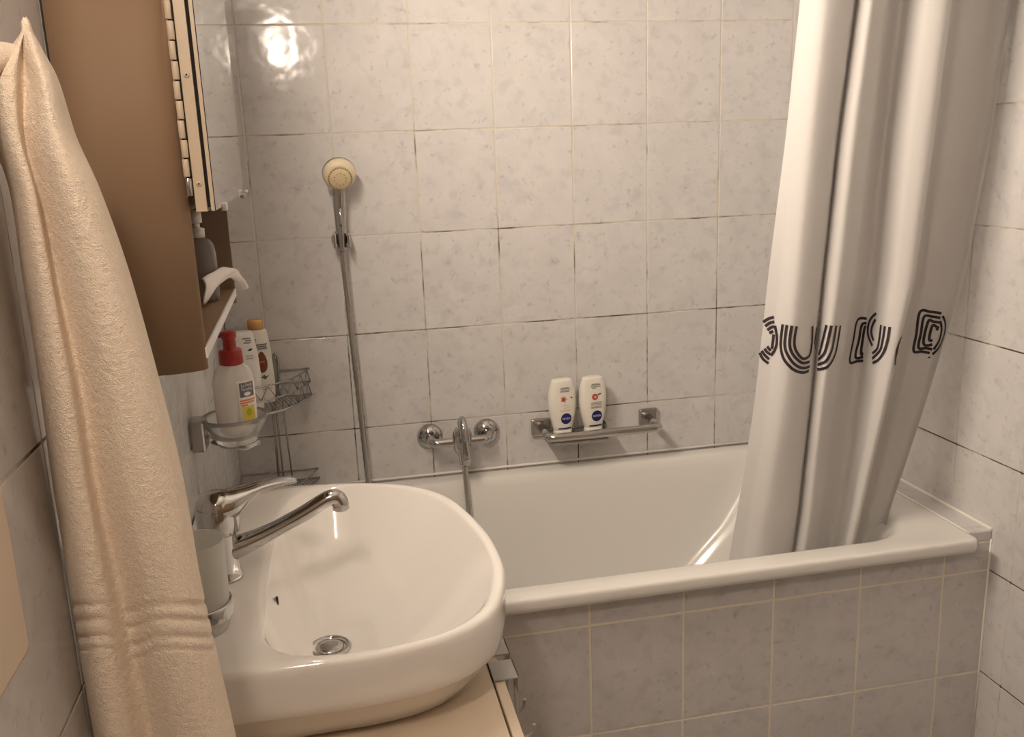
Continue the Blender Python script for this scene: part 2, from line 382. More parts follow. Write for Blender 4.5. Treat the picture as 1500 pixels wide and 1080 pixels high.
for k in range(10):
    a = 2*math.pi*k/10; p = o0 + Vector((0, 0, -.005)) + ax*.031 + (u*math.cos(a) + v*math.sin(a))*.014
    b.lathe([(.0015, 0), (.001, .003)], p, ax, 6)
tag(obj('nozzles', b, mat('nozzle_rubber', (.36, .27, .13), .6), hd), kind='stuff')

# flexible hose: from the mixer down into the bath, along it and up to the hand shower
hose = spline([(.4745, -.062, .6405), (.4755, -.066, .60), (.477, -.080, .53), (.478, -.102, .43), (.465, -.13, .31), (.42, -.18, .235), (.35, -.20, .212), (.28, -.17, .24), (.243, -.135, .33), (.232, -.108, .45), (.227, -.082, .55), (.2235, -.058, .63), (.2180, -.046, .80), (.2125, -.045, .95), (.2080, -.046, 1.10), (.2050, -.049, 1.18), (.2047, -.052, 1.216)], 14)
b = MB(); b.tube(hose, [.0072 + .0011*(i % 2) for i in range(len(hose))], 10); sh = obj('shower_hose', b, M_SATIN)
tag(sh, 'grey metal shower hose running from bath mixer to hand shower', 'hose')

# soap rail: two square wall plates, one round bar and a wire tray behind it
t = thing('bath_rail', 'chrome rail with a wire tray on the tiles above the bath', 'rail', (.845, 0, .70))
for x in (.694, .999):
    obj('wall_plate', MB().box(x-.027, x+.027, -.014, -.0005, .684, .733, .005), M_SATIN, t)
    obj('post', MB().tube([(x, -.012, .708), (x + (.004 if x < .8 else 0), -.088, .703)], [(.0105, .010), (.009, .009)], 14), M_SATIN, t)
b = MB(); b.tube(spline([(.697, -.078, .703), (.699, -.088, .703), (.708, -.094, .703), (.73, -.095, .703), (.85, -.095, .703), (.97, -.095, .703), (.990, -.094, .703), (.998, -.088, .703), (.999, -.078, .703)], 4), (.0118, .0105) and .0112, 14)
obj('bar', b, M_SATIN, t)
b = MB(); ring = [Vector(p) for p in rrect(.708, .862, -.088, -.012, .018, .6835, 6)]
b.tube(ring, .0060, 8, True); b.tube([p + Vector((0, 0, .016)) for p in ring], .0035, 8, True)
b.tube([(.862, -.030, .716), (.862, -.088, .700)], .005, 8)
for k in range(11):
    x = .716 + .0138*k; b.tube([(x, -.088, .6835), (x, -.012, .6835)], .0018, 6)
tray = obj('tray', b, M_WIRE, t); tag(tray, 'wire soap tray behind the bar')
obj('soap_plate', MB().box(.712, .858, -.080, -.020, .6885, .6925, .001), M_SATIN, t)

# ---------------------------------------------------------------- bottles with printed faces
def ring_se(a, bb, z, e=2.6, n=40):
    r = []
    for i in range(n):
        q = 2*math.pi*i/n; c, s_ = math.cos(q), math.sin(q)
        r.append((a*math.copysign(abs(c)**(2/e), c), bb*math.copysign(abs(s_)**(2/e), s_), z))
    return r
class Bottle:
    def __init__(s, t, prof, m, name='body', e=2.6):
        s.t, s.prof, s.e = t, prof, e
        b = MB(); pr = spline([(z, a, bb) for z, a, bb in prof], 5)
        b.loft([ring_se(p[1], p[2], p[0], e) for p in pr]); s.body = obj(name, b, m, t, True)
    def at(s, x, z):                                        # the front of the bottle at height z, offset x from its middle
        P = s.prof
        for (z0, a0, b0), (z1, a1, b1) in zip(P, P[1:]):
            if z0 <= z <= z1: f = (z - z0)/max(1e-6, z1 - z0); break
        else: f = 1
        a, bb = a0 + (a1-a0)*f, b0 + (b1-b0)*f
        k = max(0, 1 - min(.999, abs(x)/a)**s.e)
        return Vector((x, -bb*k**(1/s.e) - .0009, z))
    def text(s, name, body, size, x, z, m, sx=1.0):
        return obj(name, text_mb(body, size, lambda u, v: s.at(x + u*sx, z + v)), m, s.body, True)
    def patch(s, name, outline, m, nx=8):                   # outline: closed polygon of (x, z)
        mb = MB(); zs = [p[1] for p in outline]; xs = [p[0] for p in outline]
        cx, cz = sum(xs)/len(xs), sum(zs)/len(zs)
        R = []
        for k in (1.0, .66, .33, .02): R.append([s.at(cx + (x-cx)*k, cz + (z-cz)*k) - Vector((0, .0004, 0)) for x, z in outline])
        mb.loft(R, False, True)
        return obj(name, mb, m, s.body, True)
def circ(x, z, r, n=24, rz=None): return [(x + r*math.cos(2*math.pi*i/n), z + (rz or r)*math.sin(2*math.pi*i/n)) for i in range(n)]
def rect(x0, x1, z0, z1, n=5):
    p = [(x0 + (x1-x0)*i/n, z0) for i in range(n)] + [(x1, z0 + (z1-z0)*i/n) for i in range(n)]
    return p + [(x1 - (x1-x0)*i/n, z1) for i in range(n)] + [(x0, z1 - (z1-z0)*i/n) for i in range(n)]

M_BOT = mat('warm_white_bottle', (.80, .77, .69), .28)
def shower_bottle(loc, rz, label, left):
    t = thing('shower_gel_bottle', label, 'bottle', loc, rz, 'shower gel bottles on the bath rail')
    k = .155/.155
    B = Bottle(t, [(.020, .0245, .0155), (.030, .0275, .017), (.060, .0345, .0185), (.090, .0375, .019), (.112, .0370, .0185), (.132, .0340, .0175), (.146, .0300, .016), (.1535, .0275, .0145), (.1565, .0235, .011)], M_BOT)
    b = MB(); b.loft([ring_se(a, c, z) for a, c, z in ((.022, .013, 0), (.0245, .0155, .002), (.0248, .0158, .019), (.0235, .0145, .0200))]); obj('cap', b, M_BOT, t, True)
    B.patch('blue_band', rect(-.017, .019, .0235, .0272), M_BLUE)
    B.patch('round_emblem', circ(.004, .052, .0150), M_BLUE)
    B.text('brand_lettering', 'NIVEA', .0085, .004, .052, M_WTEXT, .95).location.y = -.0007
    if left:
        for z, x0, x1 in ((.136, -.008, .013), (.1335, -.012, .017), (.1285, -.010, .017), (.1255, -.013, .014)): B.patch('small_print', rect(x0, x1, z-.0009, z+.0009), M_INK2)
        B.patch('flower', [(-.002 + .0085*(1+.25*math.cos(5*q))*math.cos(q), .1055 + .0085*(1+.25*math.cos(5*q))*math.sin(q)) for q in [2*math.pi*i/30 for i in range(30)]], M_PINKINK)
        B.patch('flower_heart', circ(-.003, .105, .0055), M_REDINK).location.y = -.0004
        B.patch('leaf', circ(.020, .108, .0032, 12, .002), M_GREENINK)
        for z, x0, x1 in ((.0885, -.006, .014), (.0815, -.003, .012), (.0745, -.014, .018)): B.patch('small_print', rect(x0, x1, z-.0007, z+.0007), M_PINKINK)
    else:
        for z, x0, x1 in ((.139, -.009, .012), (.1365, -.012, .015), (.132, -.012, .016), (.128, -.009, .004)): B.patch('small_print', rect(x0, x1, z-.001, z+.001), M_INK2)
        B.patch('fruit', circ(-.001, .1045, .0085), M_REDINK)
        B.patch('fruit_core', circ(-.0005, .1045, .0035), M_PINKINK).location.y = -.0004
        B.patch('leaf', [(.006, .109), (.009, .1085), (.014, .110), (.018, .113), (.014, .1135), (.009, .1125)], M_GREENINK).location.y = -.0003
        for z in (.0895, .086, .0825, .0775, .0745): B.patch('small_print', rect(-.013, .018, z-.0007, z+.0007), M_INK2)
    return t
shower_bottle((.742, -.056, .694), math.radians(6), 'white shower gel bottle with a pink flower, left on the rail tray', True)
shower_bottle((.826, -.056, .694), math.radians(6), 'white shower gel bottle with a dark red fruit, right on the rail tray', False)

# ================================================================ CORNER CADDY with its two bottles
t = thing('corner_caddy', 'chrome wire corner caddy with a basket in the tiled corner', 'caddy', (X0, 0, .62))
def arc(z, r=.19, bulge=.045, n=14, y0=-.004, x0=X0+.004):
    p0, p1 = Vector((x0, y0 - r, z)), Vector((x0 + r, y0, z)); d = Vector((1, -1, 0)).normalized()
    return [p0.lerp(p1, i/n) + d*bulge*math.sin(math.pi*i/n) for i in range(n + 1)]
def tier(z, h, name):
    b = MB(); a0, a1 = arc(z), arc(z + h)
    am = [p.lerp(q, .5) for p, q in zip(a0, a1)]
    for A in (a0, am, a1) if h > .04 else (a0, a1):
        b.tube(A, .0036 if A is a0 else .0022, 8)
        b.tube([A[0], (X0+.004, -.004, A[0].z), A[-1]], .0022, 8)
    bk = obj(name, b, M_WIRE, t)
    g = MB()
    for k in range(1, 22):                                  # floor wires, front to back
        f = k/22; p = Vector((X0+.004 + .19*f, -.004, z)); i = f*14; q = a0[int(i)].lerp(a0[min(14, int(i)+1)], i - int(i))
        g.tube([p, q], .0011, 5)
    obj('floor_wires', g, M_WIRE, bk)
    if h > .04:
        zz = MB()
        for lo, hi in ((a0, am), (am, a1)):
            for i in range(0, 14, 2):
                zz.tube([lo[i], hi[i+1], lo[i+2]] if i+2 <= 14 else [lo[i], hi[i+1]], .0013, 5)
        obj('zigzag_wires', zz, M_WIRE, bk)
tier(.853, .068, 'basket')
tier(.628, .026, 'lower_basket')
b = MB()
for x, x2 in ((.001, -.001), (.010, .0115), (.027, .033)): b.tube([(x, -.026, .860), (x2, -.026, .648)], .0021, 8)
b.tube(spline([(.010, -.014, .858), (.013, -.014, .93), (.0155, -.014, .958), (.020, -.014, .966), (.0245, -.014, .958), (.024, -.014, .93), (.022, -.014, .858)], 4), .0035, 8)
b.box(.013, .023, -.016, -.010, .86, .955, .001)
obj('uprights', b, M_WIRE, t)

t = thing('shampoo_bottle', 'cream shampoo bottle with a brown almond and gold cap, in the corner caddy', 'bottle', (-.0165, -.060, .8585), math.radians(14))
B = Bottle(t, [(0, .026, .015), (.004, .030, .018), (.05, .033, .019), (.12, .031, .018), (.165, .0265, .0165), (.178, .024, .0155), (.181, .019, .012)], M_BOT)
b = MB(); b.loft([ring_se(a, c, z, 2.3) for a, c, z in ((.0165, .012, .181), (.0185, .0135, .1825), (.0185, .0135, .2), (.0175, .013, .2045), (.014, .01, .2065))]); obj('cap', b, M_GOLD, t, True)
B.patch('almond', [(.004 + .0125*math.sin(q)*(1 - .22*math.cos(q)), .103 + .026*math.cos(q)) for q in [2*math.pi*i/28 for i in range(28)]], M_BROWN)
for z, x0, x1 in ((.159, -.012, -.005), (.154, -.010, -.006), (.146, -.010, .020), (.141, -.006, .018), (.136, -.004, .020), (.1035, -.002, .010)):
    B.patch('small_print', rect(x0, x1, z-.0014, z+.0014), M_INK if z > .12 else M_ORANGE).location.y = -.0004
B.patch('sprig', [(-.006, .064), (.002, .067), (.006, .072), (.010, .067), (.019, .069), (.012, .064), (.008, .059), (.004, .063)], M_GREENINK)
B.patch('thin_line', rect(-.024, .024, .0345, .0355), M_INK2)

t = thing('conditioner_bottle', 'flat white bottle with rounded top behind the red pump', 'bottle', (-.0455, -.148, .8585), math.radians(6))
B = Bottle(t, [(0, .033, .014), (.004, .0375, .017), (.06, .0385, .019), (.13, .036, .018), (.170, .0315, .017), (.186, .0295, .015), (.194, .0235, .011)], M_WHITE)
for z, x0, x1 in ((.179, .004, .022), (.174, .010, .024), (.169, .006, .022)): B.patch('small_print', rect(x0, x1, z-.0013, z+.0013), M_INK)
B.patch('dark_mark', [(.012, .151), (.019, .1495), (.025, .153), (.021, .156)], M_BLACK)
for z in (.138, .132): B.patch('small_print', rect(.008, .024, z-.0009, z+.0009), M_INK2)
B.patch('blue_mark', rect(-.022, -.012, .10, .118), M_BLUE)

# ================================================================ GLASS SOAP DISH and pump bottle
t = thing('soap_dish', 'clear glass dish on a chrome wall bracket beside the cabinet', 'soap dish', (X0, -.66, .93))
obj('wall_bracket', MB().box(X0+.0005, X0+.026, -.685, -.640, .935, .992, .004), M_WIRE, t)
b = MB(); b.tube([(X0+.024, -.662, .955), (-.074, -.662, .955), (-.055, -.662, .953)], [.008, .008, .007], 12)
obj('holder_arm', b, M_SATIN, t)
b = MB(); b.tube([(-.060, -.662, .946), (-.03, -.685, .940), (.0, -.695, .940), (.022, -.680, .944)], .0045, 10); obj('support', b, M_CHROME, t)
b = MB(); b.lathe([(.001, .938), (.020, .938), (.033, .940), (.037, .948), (.0385, .955), (.047, .968), (.055, .982), (.0575, .992), (.0565, .9935), (.053, .985), (.044, .970), (.034, .957), (.028, .9535), (.001, .9528)], (-.018, -.66, 0), (0, 0, 1), 40, True, True)
obj('dish', b, mat('pressed_glass', (.97, .97, .95), .10, 0, IOR=1.45, Transmission_Weight=.88), t)

t = thing('pump_bottle', 'cloudy clear soap bottle with red pump, standing in glass dish', 'soap bottle', (-.0135, -.66, .9580), math.radians(24))
B = Bottle(t, [(0, .022, .016), (.004, .030, .0205), (.012, .0345, .0215), (.03, .0360, .022), (.09, .0362, .022), (.108, .0340, .0215), (.120, .0285, .020), (.127, .0225, .019), (.130, .0205, .0185)], M_CLEARP, e=2.3)
b = MB(); b.lathe([(.0200, .128), (.0212, .1295), (.0205, .152), (.0190, .1545), (.0125, .1555), (.0115, .157), (.0112, .172), (.0118, .174), (.0135, .176), (.0135, .185), (.0120, .1875), (.001, .188)], (0, 0, 0), (0, 0, 1), 28)
pm = obj('pump', b, M_RED, t, True); tag(pm, 'dark red pump')
b = MB(); b.tube([(.004, .002, .1805), (-.014, .012, .1805), (-.028, .020, .178), (-.031, .022, .173)], [.006, .0055, .0045, .004], 12); obj('nozzle', b, M_RED, pm, True)
B.patch('label_panel', rect(-.002, .0325, .018, .100), mat('label_white', (.78, .74, .68), .35))
def over(o, d=.0008): o.location.y = -d; return o
over(B.patch('emblem', rect(.0015, .0285, .070, .096), M_INK))
over(B.text('brand_lettering', 'Le Petit', .0080, .0150, .0910, M_WTEXT, .85), .0014)
over(B.text('brand_lettering', 'Marseillais', .0074, .0150, .0838, M_WTEXT, .68), .0014)
over(B.patch('emblem_heart', circ(.0150, .0755, .0065, 16, .0036), M_WTEXT), .0014)
for z, x0, x1 in ((.064, .000, .030), (.0595, .000, .027), (.055, .002, .014)): over(B.patch('orange_print', rect(x0, x1, z-.0014, z+.0014), M_ORANGE))
over(B.patch('yellow_panel', rect(.003, .0265, .027, .0525), M_YELLOW))
over(B.patch('lemon', circ(.0150, .0420, .0055, 14, .0070), mat('lemon_green', (.45, .42, .03), .5)), .0014)
over(B.patch('small_print', rect(.002, .028, .0225, .024), M_INK))

# ================================================================ TUMBLER in a chrome ring
t = thing('tumbler', 'frosted glass tumbler in a chrome ring beside the towel', 'tumbler', (-.012, -1.25, .90))
b = MB(); b.lathe([(.001, .888), (.024, .888), (.029, .891), (.0315, .90), (.0335, .93), (.0350, 1.003), (.0345, 1.0045), (.0328, 1.003), (.0312, .93), (.029, .903), (.026, .897), (.001, .896)], (-.012, -1.25, 0), (0, 0, 1), 40)
obj('glass', b, M_FROST, t)
b = MB()
b.lathe([(.0337, .908), (.0365, .908), (.0372, .911), (.0372, .924), (.0365, .927), (.0345, .927), (.0337, .908)], (-.012, -1.25, 0), (0, 0, 1), 40, False, False)
b.tube([(-.046, -1.25, .917), (-.07, -1.25, .917), (X0+.008, -1.25, .917)], .006, 12)
obj('holder', b, M_CHROME, t)
obj('wall_plate', MB().box(X0+.0005, X0+.012, -1.275, -1.225, .892, .942, .004), M_CHROME, t)
# ================================================================ WASHBASIN
t = thing('washbasin', 'white ceramic washbasin with a chrome tap against the left wall', 'washbasin', (.12, -.955, .70))
def polar(P, c, n=112):
    D = spline([(x, y, 0) for x, y in P], 10, True); ang = [(math.atan2(p.y - c[1], p.x - c[0]), math.hypot(p.x - c[0], p.y - c[1])) for p in D]
    ang.sort(); out = []
    for i in range(n):
        q = -math.pi + 2*math.pi*i/n; k = 0
        while k < len(ang) and ang[k][0] < q: k += 1
        a0, r0 = ang[k-1] if k > 0 else (ang[-1][0] - 2*math.pi, ang[-1][1]); a1, r1 = ang[k] if k < len(ang) else (ang[0][0] + 2*math.pi, ang[0][1])
        f = (q - a0)/max(1e-9, a1 - a0); out.append((q, r0 + (r1 - r0)*f))
    return out
cs = (.15, -.955)
OUT = polar([(-.0935, -1.255), (-.07, -1.268), (0, -1.275), (.129, -1.279), (.194, -1.277), (.263, -1.264), (.315, -1.238), (.352, -1.20), (.378, -1.125), (.3885, -1.045), (.381, -.925), (.345, -.780), (.284, -.702), (.197, -.660), (.07, -.637), (-.035, -.626), (-.08, -.625), (-.0935, -.635), (-.0940, -.80), (-.0940, -.95), (-.0940, -1.10)], cs)
INN = polar([(.050, -1.20), (.085, -1.245), (.15, -1.2615), (.22, -1.258), (.285, -1.240), (.335, -1.190), (.361, -1.11), (.3695, -1.03), (.362, -.93), (.328, -.795), (.270, -.718), (.19, -.678), (.11, -.672), (.068, -.71), (.052, -.80), (.046, -.92), (.045, -1.02), (.047, -1.12)], cs)
def oring(z, inset=0.0, P=OUT, c=cs, keep=-.094): return [(max(keep, c[0] + (r - inset)*math.cos(q)), c[1] + (r - inset)*math.sin(q), z) for q, r in P]
dc = (.1235, -1.013)
def bring(z, k):                                            # bowl rings shrink from the opening towards the drain
    return [(dc[0] + (cs[0] + r*math.cos(q) - dc[0])*k, dc[1] + (cs[1] + r*math.sin(q) - dc[1])*k, z) for q, r in INN]
def lerpring(A, B_, f, z): return [(a[0] + (b_[0]-a[0])*f, a[1] + (b_[1]-a[1])*f, z) for a, b_ in zip(A, B_)]
b = MB()
O, I = oring(.84), bring(.84, 1)
rings = [oring(.7012, .066), oring(.706, .0605), oring(.735, .036), oring(.760, .0165), oring(.767, .0095), oring(.773, .0045), oring(.785, .002), oring(.80, .0008), oring(.826, .000), oring(.835, .0008), oring(.8395, .0028), oring(.8417, .0062)]
E0 = oring(.84, .0065)
rings += [lerpring(E0, I, .35, .8422), lerpring(E0, I, .70, .8418), lerpring(E0, I, .90, .8405)]
rings += [bring(.7075 + .1315*k**2.7, k) for k in (1, .985, .96, .93, .89, .84, .78, .71, .63, .54, .45, .36, .28, .20, .13, .06)]
b.loft(rings)
obj('basin', b, M_CERAMIC, t)
b = MB(); b.lathe([(.0315, .7085), (.0325, .7115), (.030, .714), (.0255, .7135), (.024, .7095)], (dc[0], dc[1], 0), (0, 0, 1), 32, False, False)
dr = obj('drain_ring', b, M_CHROME, t)
obj('plug', MB().lathe([(.0205, .7085), (.0215, .712), (.019, .714), (.012, .715), (.001, .7155)], (dc[0], dc[1], 0)), M_SATIN, dr)
obj('overflow_slot', MB().box(.0530, .0565, -1.025, -1.020, .796, .809, .001), M_HOLE, t)

# single lever tap
t = thing('basin_tap', 'chrome single lever tap standing on the washbasin', 'tap', (-.017, -1.005, .8415))
bo = (-.017, -1.005, 0)
b = MB(); b.lathe([(.0275, .8415), (.0280, .8445), (.0262, .848), (.0240, .858), (.0228, .875), (.0230, .895), (.0240, .912), (.0243, .914)], bo, (0, 0, 1), 36)
obj('body', b, M_CHROME, t)
sp = spline([(-.004, -1.004, .884), (.018, -1.0025, .890), (.05, -1.000, .901), (.10, -.996, .922), (.128, -.993, .936), (.143, -.9915, .942), (.153, -.991, .9410), (.157, -.991, .934), (.1575, -.991, .929)], 6)
b = MB(); b.tube(sp, [(.0185 - .0068*min(1, i/14), .0180 - .0055*min(1, i/14)) for i in range(len(sp))], 20, up=(0, 0, 1)); so = obj('spout', b, M_CHROME, t)
obj('aerator', MB().lathe([(.0118, .934), (.0122, .931), (.0122, .923), (.0105, .9215), (.001, .9215)], (.1572, -.991, 0), (0, 0, 1), 24), M_SATIN, so)
b = MB(); b.lathe([(.0265, .9125), (.0292, .915), (.0302, .932), (.0300, .952), (.0280, .963), (.0220, .9705), (.010, .9745), (.001, .975)], bo, (0, 0, 1), 36)
lq = [(-.034, -1.010, .944, .020, .024), (-.018, -1.006, .950, .0245, .0285), (.000, -1.001, .9535, .0225, .0285), (.014, -.996, .9595, .0165, .0255), (.028, -.991, .9655, .0100, .0215), (.046, -.985, .9695, .0072, .0180), (.068, -.978, .9705, .0060, .0155), (.084, -.972, .9695, .0054, .0140), (.091, -.970, .9685, .0046, .0120), (.0935, -.969, .968, .0025, .008)]
lp = spline([q[:3] for q in lq], 4); lr = spline([(q[3], q[4], 0) for q in lq], 4)
b.tube(lp, [(q.x, q.y) for q in lr], 24, up=(0, 0, 1))
obj('lever', b, M_CHROME, t)

# ================================================================ VANITY under the basin
t = thing('vanity_cabinet', 'cream vanity cabinet under the washbasin', 'cabinet', (.12, -1.0, 0))
obj('carcass', MB().box(X0+.002, .3487, -1.40, -.745, .06, .700, .0015), M_VAN, t)
obj('plinth', MB().box(X0+.002, .30, -1.38, -.76, .001, .06), M_HOLE, t)
d1 = obj('door', MB().box(.3517, .3665, -1.40, -1.075, .075, .699, .0015), M_VAN, t)
d2 = obj('door', MB().box(.3517, .3665, -1.071, -.745, .075, .699, .0015), M_VAN, t)
for d, y in ((d1, -1.11), (d2, -1.03)): obj('knob', MB().lathe([(.006, 0), (.006, .012), (.012, .016), (.012, .022), (.004, .025)], (.3665, y, .55), (1, 0, 0), 20), M_SATIN, d)
def hook(y, label):
    o = thing('door_hook', label, 'hook', (.368, y, .70), 0, 'grey over-door hooks on the vanity')
    b = MB()
    b.box(.3505, .3875, y-.0245, y+.0245, .7002, .7028, .0006); b.box(.3850, .3875, y-.0245, y+.0245, .676, .7028, .0006)
    obj('plate', b, M_GREY, o)
    b = MB(); b.tube(spline([(.3862, y, .680), (.3862, y, .63), (.388, y, .60), (.398, y, .585), (.410, y, .592), (.412, y, .605)], 5), .003, 8); obj('prong', b, M_GREY, o)
hook(-1.128, 'grey steel hook over the vanity door, nearer of the two')
hook(-1.063, 'grey steel hook over the vanity door, closer to the basin edge')

# ================================================================ MIRROR CABINET (local frame: x out of the wall, y along it, z up)
t = thing('mirror_cabinet', 'beige mirror cabinet with open bottom shelf on the left wall', 'cabinet', (.024, -1.236, 1.2007), math.radians(1.34))
W, HH = .540, .555
b = MB()                                                    # near side panel with a rounded front edge
pr = [(-.1165, 0), (-.08, 0), (-.046, 0)] + [(-.046 + .046*math.sin(math.radians(a)), .020 - .020*math.cos(math.radians(a))) for a in range(5, 91, 5)] + [(-.001, .0225), (-.03, .0225), (-.1165, .0225)]
b.loft([[(x, y, z) for x, y in pr] for z in (0, HH)])
for f in b.bm.faces:
    if len(f.verts) > 4: f.smooth = False
obj('side_panel', b, M_BEIGE, t, True)
obj('side_panel', MB().box(-.104, 0, W-.016, W, 0, HH, .001), M_BEIGE3, t, True)
obj('back_panel', MB().box(-.104, -.098, .016, W-.016, .005, HH-.005), M_BEIGE3, t, True)
obj('top_panel', MB().box(-.104, 0, .016, W-.016, HH-.016, HH), M_BEIGE, t, True)
sh = obj('bottom_shelf', MB().box(-.098, -.002, .016, W-.016, .012, .0245), M_BEIGE, t, True)
obj('shelf_edging', MB().box(-.002, .0012, .016, W-.016, .0125, .0255, .0008), M_WHITE, sh, True)
obj('middle_shelf', MB().box(-.098, -.002, .016, W-.016, .180, .195), M_BEIGE, t, True)
d = obj('door', MB().box(.0085, .0205, -.001, W, .179, HH, .0006), M_BEIGE2, t, True)
obj('mirror_gap_shade', MB().box(.0205, .0248, .004, W-.004, .1835, HH-.004), M_HOLE, d, True)  # solid dark strip stands in for the shaded gap behind the glass
tag(obj('mirror', MB().box(.0248, .0290, -.001, W, .1795, HH, .0004), M_MIRROR, d, True), 'mirror glass on the cabinet door')
obj('edge_trim', MB().box(.0244, .0284, -.0022, -.0012, .1795, HH, .0003), M_BEIGE2, d, True)
obj('edge_trim', MB().box(.0284, .0292, -.0022, -.0012, .1795, HH), M_HOLE, d, True)
for z in (.209, .322, .435): 
    s = obj('screw', MB().lathe([(.0032, .001), (.0030, .0022), (.0012, .0024)], (.0145, .0, z), (0, -1, 0), 14), M_BEIGE2, d, True)
    obj('screw_slot', MB().lathe([(.0011, .0024), (.0009, .0029)], (.0145, 0, z), (0, -1, 0), 8), M_HOLE, s, True)
obj('mirror_clip', MB().box(.026, .0335, .10, .116, .174, .184, .002), M_WHITE, d, True)
obj('mirror_clip', MB().box(.026, .0335, .49, .502, .174, .182, .002), M_SATIN, d, True)
obj('knob', MB().lathe([(.0015, 0), (.0015, .002), (.0032, .003), (.0034, .005), (.0022, .007), (.001, .0075)], (.0288, W-.006, .184), (1, 0, 0), 18), M_WHITE, d, True)
# piano hinge: pin, two leaves and alternating knuckles
hg = obj('hinge', MB().lathe([(.0016, .196), (.0016, HH)], (.0042, -.0022, 0), (0, 0, 1), 10), M_HOLE, t, True)
tag(hg, 'continuous piano hinge')
obj('leaf', MB().box(.0002, .0036, -.0006, 0.012, .196, HH), M_BEIGE2, hg, True)
k = 0; z = .1965
while z < HH - .004:
    z1 = min(z + .0195, HH); s = 0 if k % 2 == 0 else .0005
    obj('knuckle', MB().lathe([(.0033, z+.0004), (.0036, z+.0009), (.0036, z1-.0012), (.0033, z1-.0007)], (.0040 - s, -.0022, 0), (0, 0, 1), 14), M_BEIGE2 if k else M_SATIN, hg, True)
    if k % 2: obj('knuckle_gap', MB().box(.0075, .0083, -.0040, -.0006, z+.0003, z1-.0006), M_HOLE, hg, True)  # dark strip put in for the shade beside every other knuckle
    z += .0200; k += 1

# small pump bottle and a tissue on the open shelf
t2 = thing('pump_dispenser', 'small clear pump bottle on the open cabinet shelf', 'bottle', (-.0215, -.84, 1.2262))
b = MB(); b.lathe([(.020, 0), (.0225, .003), (.0235, .03), (.0235, .072), (.0215, .086), (.015, .094), (.010, .097)], t2.location, (0, 0, 1), 28); obj('body', b, M_GREYP, t2)
b = MB(); b.lathe([(.0105, .096), (.0110, .110), (.0045, .112), (.0045, .118), (.0085, .119), (.0085, .136), (.001, .138)], t2.location, (0, 0, 1), 20); obj('pump', b, M_WHITE, t2)
TP = spline([(-0.0103, -0.93, 1.2714), (-0.0004, -0.88, 1.2747), (0.0103, -0.83, 1.2745), (0.0203, -0.78, 1.2661), (0.0269, -0.75, 1.2511), (0.0318, -0.73, 1.2289)], 7); BT = spline([(-0.0136, -0.93, 1.233), (-0.0037, -0.88, 1.2442), (0.005, -0.83, 1.2526), (0.0126, -0.78, 1.2523), (0.0194, -0.75, 1.2414), (0.0249, -0.73, 1.2259)], 7)
b = MB(); G = []
for i, (p, q) in enumerate(zip(TP, BT)):
    f = i/(len(TP)-1); row = []
    for j in range(9):
        k = j/8; c = p.lerp(q, k)
        row.append((c.x + .0045*math.sin(math.pi*k) + .0012*math.sin(13*f + 7*k), c.y + .002*math.sin(9*f + 5*k), c.z + .0008*math.sin(21*f + 3*k)))
    G.append(row)
b.grid(G); o = obj('tissue', b, M_PAPER); so = o.modifiers.new('thick', 'SOLIDIFY'); so.thickness = .0022; so.offset = 0
tag(o, 'crumpled white tissue draped over the open cabinet shelf', 'tissue')

# ================================================================ WALL SOCKET and TOWEL
t = thing('wall_socket', 'beige wall socket plate on the left wall below the towel', 'socket', (X0, -1.667, 1.147))
pts = rrect(-1.737, -1.581, 1.066, 1.222, .006, 0, 4)
b = MB(); b.loft([[(X0 + x, p[0] + (-1.667 - p[0])*s, p[1] + (1.147 - p[1])*s) for p in pts] for x, s in ((.0003, 0), (.010, 0), (.0115, .008), (.012, .04))])
obj('plate', b, M_VAN, t)
b = MB(); b.lathe([(.0225, 0.0122), (.0215, 0.0138), (.0200, 0.0122)], (X0, -1.667, 1.147), (1, 0, 0), 32, False, False); obj('socket_ring', b, M_BEIGE2, t)
for y in (-1.6765, -1.6575): obj('pin_hole', MB().lathe([(.0026, 0.0122), (.0026, .0132)], (X0, y, 1.147), (1, 0, 0), 12), M_HOLE, t)
obj('earth_clip', MB().box(X0+.011, X0+.0145, -1.6695, -1.6645, 1.1655, 1.1685), M_SATIN, t)

t = thing('towel_hook', 'small chrome hook on the left wall holding the towel', 'hook', (X0, -1.484, 1.53))
b = MB(); b.lathe([(.016, .0005), (.016, .004), (.012, .006)], (X0, -1.484, 1.515), (1, 0, 0), 24); b.tube(spline([(X0+.005, -1.484, 1.512), (-.07, -1.484, 1.510), (-.058, -1.484, 1.509), (-.054, -1.484, 1.514)], 5), .0035, 10)
obj('hook', b, M_CHROME, t)

